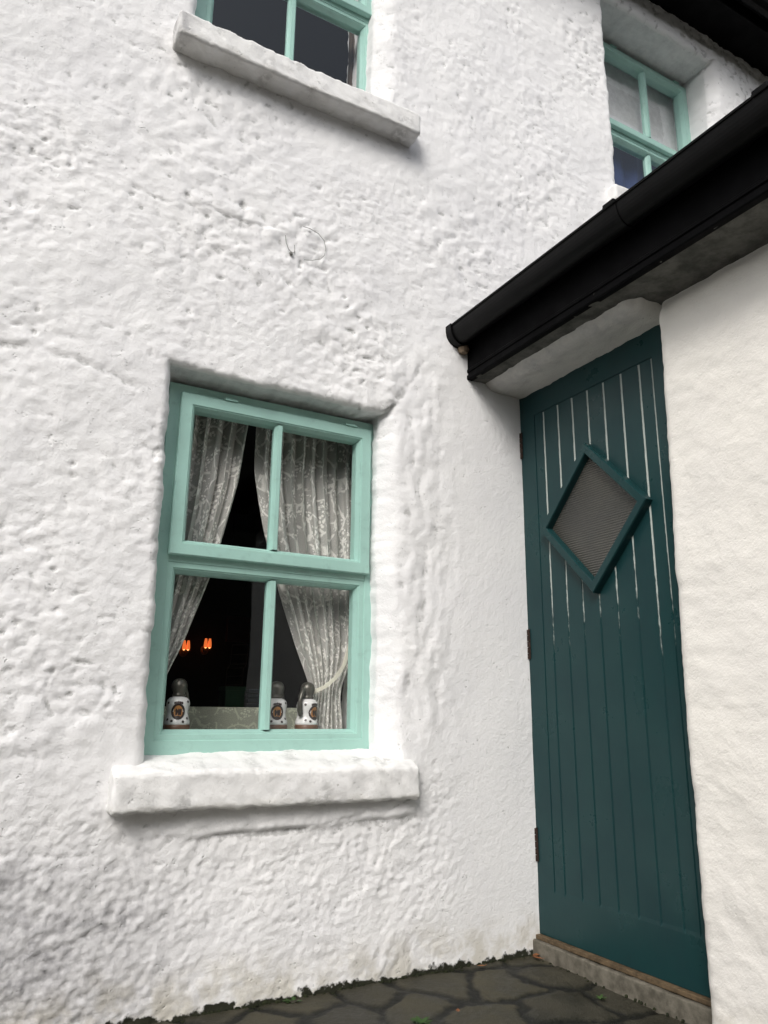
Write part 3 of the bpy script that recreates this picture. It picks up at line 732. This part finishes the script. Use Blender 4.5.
# pottery jugs with dull metal caps
def patch(mb, outline, rfun, c, lift=.0012):
    pts = [(0, 0)]+outline; vs = []
    th0, zc = c
    for a, b in pts:
        z = zc+b; r = rfun(z)+lift; th = th0+a/r
        vs.append((r*math.cos(th), r*math.sin(th), z))
    n_ = len(outline); mb.add(vs, [(0, 1+i, 1+(i+1) % n_) for i in range(n_)])
def ell(a, b, n_=18): return [(a*math.cos(2*math.pi*i/n_), b*math.sin(2*math.pi*i/n_)) for i in range(n_)]
def make_jug(loc, rot, label, handle_side):
    t = thing('pottery_jug', loc, label, 'jug', 'pottery jugs on the window board'); t.rotation_euler.z = rot; t.scale = (.94, .94, 1.0)
    prof = [(.040, .020), (.0425, .024), (.041, .032), (.036, .046), (.0345, .058), (.037, .072), (.0385, .084), (.036, .095), (.027, .103), (.017, .106)]
    pz = [p[1] for p in prof]; prr = [p[0] for p in prof]; rf = lambda z: float(np.interp(z, pz, prr))
    fine = [(rf(z)*1.0, z) for z in np.linspace(.020, .106, 24)]
    m_ = MB(); m_.lathe(fine, 32); o1 = m_.build('body', GLAZE, t, True)
    m_ = MB(); m_.lathe([(.001, 0), (.043, 0), (.0445, .003), (.0425, .009), (.0435, .016), (.0405, .0215), (.001, .0205)], 32); m_.build('base', BROWN, t, True)
    m_ = MB(); m_.lathe([(.017, .105), (.022, .107), (.0235, .111), (.019, .115), (.022, .122), (.0262, .133), (.0262, .142), (.022, .152), (.014, .159), (.001, .162)], 28); m_.build('cap', PEWTER, t, True)
    s_ = handle_side; th = -math.pi/2+s_*1.35
    d = Vector((math.cos(th), math.sin(th), 0)); m_ = MB()
    m_.tube([d*.020+Vector((0, 0, .140)), d*.034+Vector((0, 0, .132)), d*.046+Vector((0, 0, .112)), d*.051+Vector((0, 0, .088)), d*.050+Vector((0, 0, .068)), d*.044+Vector((0, 0, .054)), d*.034+Vector((0, 0, .056))], [.006, .008, .009, .0095, .0095, .008, .006], 10)
    m_.build('handle', PEWTER, t, True)
    F0 = -math.pi/2+.0
    m_ = MB(); patch(m_, ell(.0235, .0245), rf, (F0, .060)); o2 = m_.build('crest', CRESTD, t)
    m_ = MB(); patch(m_, ell(.0150, .0185), rf, (F0, .060), .0018); m2 = m_.build('shield', CRESTO, o2)
    m_ = MB()
    for a in (-.006, .002, .008): patch(m_, [(a-.002, -.012), (a+.002, -.010), (a+.003, .006), (a, .010), (a-.0035, .004)], rf, (F0, .060), .0026)
    m_.build('figure', CRESTD, o2)
    m_ = MB()
    for k in range(5): patch(m_, [(x*.5+(k-2)*.0062, y*.5+abs(k-2)*-.0012) for x, y in ell(.0055, .0085, 10)], rf, (F0, .088), .0014)
    m_.build('crown', CRESTD, o2)
    for a, z in ((-.036, .086), (.034, .090), (.033, .040), (-.034, .036), (-.018, .032), (.016, .030), (.05, .064), (-.055, .066)):
        m_ = MB(); patch(m_, ell(.0048, .0042, 9), rf, (F0+a/.038, z), .0014); m_.build('spot', CRESTD, o1)
    return t
make_jug((.630, .200, .724), R(-12), 'white pottery jug with crest, alone at the left end of the lower window', 2.55/1.35)
make_jug((.958, .205, .724), R(-14), 'white crested pottery jug half behind the window bar, left of its neighbour', 2.6/1.35)
make_jug((1.068, .200, .724), R(22), 'white spotted pottery jug with big grey handle beside the tied curtain', -1)

# table with a patterned cloth, things on it
tt = thing('table', (1.0, .90, .04), 'dark table under a patterned cloth behind the lower window', 'table')
m_ = MB(); m_.box((-.62, -.38, .735), (.62, .38, .758), .004); m_.build('tabletop', DARKW, tt)
for sx in (-1, 1):
    for sy in (-1, 1):
        m_ = MB(); m_.box((sx*.56-.025, sy*.33-.025, 0), (sx*.56+.025, sy*.33+.025, .734), .003); m_.build('leg', DARKW, tt)
def tablecloth():
    # a flat top that folds over the edges into a wavy hem
    L = []; cx, cy = 1.0, .90; hx, hy = .635, .395
    def per(h_, grow, z):
        pts = []
        N = 240
        for i in range(N):
            a = i/N*4; s = int(a); f_ = a-s
            x, y = [(-1+2*f_, -1), (1, -1+2*f_), (1-2*f_, 1), (-1, 1-2*f_)][s]
            g = grow*(1+.8*math.sin(i*.55)+.4*math.sin(i*.23+1)); pts.append((cx+x*(hx+g), cy+y*(hy+g), z+.004*math.sin(i*.3)*(grow > .01)))
        return pts
    mb = MB(); mb.ring([per(0, -.30*.9, .8005), per(0, 0, .8005), per(0, .004, .798), per(0, .006, .78), per(0, .009, .72), per(0, .013, .64), per(0, .017, .54)], closed=False)
    n_ = 240; mb.f.append(tuple(range(n_)))
    ob = mb.build('tablecloth', CLOTH, smooth=True)
    uv = ob.data.uv_layers.new(name='UVMap')
    for lp in ob.data.loops:
        c = ob.data.vertices[lp.vertex_index].co; uv.data[lp.index].uv = (c.x+c.y*.3, c.y+c.z)
    tag(ob, 'greenish patterned lace cloth draped over the table inside', 'tablecloth')
tablecloth()
m_ = MB(); m_.box((.990, .86, .802), (1.072, .95, .882), .003); m_.box((.987, .857, .868), (1.075, .953, .885), .002); tag(m_.build('tin_box', GREENB), 'small green tin box standing on the cloth inside the window', 'box')
m_ = MB()
for k, (z, dx) in enumerate(((.889, 0), (.925, 0), (.958, .002), (.975, .014), (1.015, .016), (1.055, .018))):
    m_.tube([(.992+dx, .87, z), (1.062+dx, .87, z+.004)], .0016, 6)
for k in range(2):
    m_.tube([(.992+k*.070, .87, .887), (.994+k*.070, .87, .958)], .0016, 6); m_.tube([(1.006+k*.070, .87, .975), (1.010+k*.070, .87, 1.057)], .0016, 6)
m_.tube([(.994, .87, .958), (1.006, .87, .975)], .0016, 6); m_.tube([(1.064, .87, .958), (1.076, .87, .975)], .0016, 6)
tag(m_.build('wire_rack', IRON), 'thin wire rack standing on the green tin box', 'rack')
m_ = MB()
for k in range(4): m_.box((1.084+.004*(k % 2), .86, .802+.019*k), (1.165+.003*k, .96, .819+.019*k), .002)
tag(m_.build('book_stack', BLUEG), 'dark stack of thin books beside the green tin box', 'books')
# lamps, boards on the far wall
for (x, z, lab) in ((1.665, 1.31, 'glowing orange wall lamp nearest the left curtain'), (1.845, 1.335, 'glowing orange wall lamp further from the left curtain')):
    t = thing('wall_lamp', (x, 4.19, z), lab, 'lamp', 'orange lamps on the back wall'); t.scale = (.8, .8, .9)
    m_ = MB(); m_.lathe([(.001, -.02), (.045, -.02), (.045, .0), (.001, 0)], 16); ob = m_.build('back_plate', BRASS, t); ob.rotation_euler.x = R(90); ob.location = (0, -.002, -.06)
    m_ = MB(); m_.tube([(-.045, -.09, -.05), (-.02, -.05, -.08), (0, -.02, -.065), (.02, -.05, -.08), (.045, -.09, -.05)], .006, 8); m_.build('bracket', BRASS, t)
    for sx in (-.021, .021):
        m_ = MB(); m_.lathe([(.018, -.042), (.020, -.025), (.017, .008), (.011, .04), (.009, .04), (.015, .008), (.016, -.042)], 14, (sx, -.10, .0)); sh = m_.build('lamp_shade', LAMPG, t, True)
        m_ = MB(); m_.lathe([(.001, -.052), (.009, -.048), (.012, -.036), (.008, -.024), (.001, -.02)], 12, (sx, -.10, .0)); m_.build('bulb', BULB, sh, True)
e = MB(); e.box((2.02, 4.150, 2.13), (2.42, 4.195, 2.50), .004); tag(e.build('wall_board', BLUEG), 'dark bluish board high on the back wall inside', 'board')
e = MB(); e.box((2.02, 4.155, 1.36), (2.22, 4.195, 1.58), .004); tag(e.build('picture', REDB), 'dim reddish picture on the back wall right of the lamps', 'picture')

# upstairs: blind, drape, and a sheet standing for reflected sky
bl = curtain('window_blind', [(4.46, 2.64, 3.42, .002), (3.90, 2.64, 3.42, .002)], .285, 3, 1, NET, 140, 40, 30)
tag(bl, 'white blind behind the top panes of the right upper window', 'blind')
nv_ = curtain('sky_reflection_sheet', [(3.97, 2.62, 3.42, .012), (3.25, 2.62, 3.42, .014)], .31, 5, 1, NAVY, 150, 120, 30)  # blue sheet added behind the panes in place of a sky reflection
tag(nv_, 'navy blue sheet standing for the sky reflected in the lower panes of the right upper window', 'curtain')
dr = curtain('brown_drape', [(4.25, 1.178, 1.222, .006), (3.08, 1.182, 1.222, .006)], .24, 3, 1, BROWNC, 160, 40, 40)
tag(dr, 'narrow brown drape at the right edge of the upper left window', 'curtain')

# --------------------------------------------------------------- small things outside
w = MB(); pts = [(.829, 2.425), (.832, 2.395), (.842, 2.372), (.856, 2.362), (.868, 2.372), (.866, 2.400)]
w.tube([(x, -.012-.004*math.sin(i), z) for i, (x, z) in enumerate(pts)], .0014, 6)
pts = [(.895, 2.484), (.92, 2.482), (.955, 2.474), (.980, 2.455), (.988, 2.425), (.982, 2.394), (.966, 2.372), (.935, 2.358), (.905, 2.352)]
w.tube([(x, -.013-.003*math.sin(i*1.3), z) for i, (x, z) in enumerate(pts)], .0012, 6)
w.lathe([(.001, -.008), (.006, -.006), (.007, 0), (.001, .006)], 8, (.854, -.012, 2.362))
tag(w.build('wire_loop', WIREM), 'thin loop of wire hanging from a nail on the white wall', 'wire')

# moss along the foot of the wall
g = np.random.default_rng(21); mv = MB()
def clump(x, y, z, s):
    n_ = 7
    s *= .8; top = (x+g.normal(0, s*.3), y+g.normal(0, s*.3), z+s*g.uniform(.3, .7))
    ringp = [(x+s*g.uniform(.8, 2.0)*math.cos(a), y+s*g.uniform(.5, 1.1)*math.sin(a), z-.004) for a in np.linspace(0, 2*math.pi, n_, endpoint=False)]
    mid = [((p[0]*.6+top[0]*.4)+g.normal(0, s*.12), (p[1]*.6+top[1]*.4)+g.normal(0, s*.12), z+(top[2]-z)*g.uniform(.55, .9)) for p in ringp]
    mv.add([*ringp, *mid, top], [(i, (i+1) % n_, n_+(i+1) % n_, n_+i) for i in range(n_)]+[(n_+i, n_+(i+1) % n_, 2*n_) for i in range(n_)])
for x in np.arange(.2, 1.86, .0035):
    dens = .45+.7*float(noise(x*4, 0., 3))+.4*float(noise(x*13, 0., 4)); dens *= (.6 if x > 1.5 else 1.0)
    yb = -float(wall_height(np.array([x]), np.array([.01]))[0][0])-.002
    if g.uniform() < .55: clump(x+g.normal(0, .004), yb-.002+g.normal(0, .003), -.004, g.uniform(.003, .006))
    if g.uniform() < dens: clump(x+g.normal(0, .005), yb+g.normal(0, .003), g.uniform(-.002, .005), g.uniform(.003, .0075))
    if dens > .55 and g.uniform() < (dens-.5): clump(x+g.normal(0, .006), yb+.003, g.uniform(.002, .007), g.uniform(.003, .007))
    if g.uniform() < dens*.4: clump(x, yb-g.uniform(.006, .022), -.006, g.uniform(.003, .008))
for y in np.arange(-.02, -.75, -.012):
    if g.uniform() < .45: clump(1.838+g.normal(0, .006), y, -.004, g.uniform(.004, .008))
mo = mv.build('moss', MOSSM); tag(mo, 'dark moss growing along the foot of the walls', 'moss', kind='stuff')

def weed(x, y, s, n_, label):
    mb = MB(); gg = random.Random(int(x*1000))
    for k in range(n_):
        a = gg.uniform(0, 6.28); L = s*gg.uniform(.6, 1.1); up = gg.uniform(.3, 1.0); wd = L*gg.uniform(.14, .24)
        d = Vector((math.cos(a), math.sin(a), 0)); sd_ = Vector((-d.y, d.x, 0)); rows = []
        for t_, w_ in ((0, .25), (.35, 1), (.7, .8), (1, .1)):
            p = d*L*t_+Vector((0, 0, up*L*(t_-.55*t_*t_)))
            rows += [p-sd_*wd*w_, p+Vector((0, 0, -wd*.3*w_)), p+sd_*wd*w_]
        mb.add([r_+Vector((x, y, -.006)) for r_ in rows], [(i*3+j, i*3+j+1, i*3+j+4, i*3+j+3) for i in range(3) for j in range(2)])
    return tag(mb.build('weed', LEAFG, smooth=True), label, 'weed', 'weeds in the paving joints')
weed(1.755, -.399, .022, 12, 'small green weed in the paving near the door step')
weed(1.20, -.315, .030, 70, 'tuft of green weed at the bottom edge of the paving')
weed(.96, -.020, .030, 18, 'small green tuft growing against the foot of the white wall')
for i, (x, y, s, r_, lab) in enumerate(((1.832, -.030, .022, .4, 'reddish dead leaf in the corner beside the door step'), (1.815, -.055, .017, 1.9, 'dead leaf lying just outside the corner beside the door'), (1.32, -.312, .012, 1.0, 'orange dead leaf lying alone on the paving slab'), (1.60, -.035, .012, 2.6, 'reddish dead leaf at the foot of the white wall'))):
    mb = MB(); c_, s_ = math.cos(r_), math.sin(r_); V_ = []
    out = [(-1, 0), (-.5, .38), (.1, .45), (.6, .25), (1, 0), (.6, -.28), (.1, -.42), (-.5, -.36)]
    for a, b in [(0, 0)]+out:
        z = .007+.25*s*abs(b)+.12*s*a*a; V_.append((x+s*(a*c_-b*s_), y+s*(a*s_+b*c_), z))
    mb.add(V_, [(0, 1+k, 1+(k+1) % 8) for k in range(8)]); mb.tube([(x-s*c_*.9, y-s*s_*.9, .008), (x-s*c_*1.5, y-s*s_*1.5, .012)], .0007, 5)
    tag(mb.build('dead_leaf', LEAFR), lab, 'leaf', 'dead leaves on the paving')
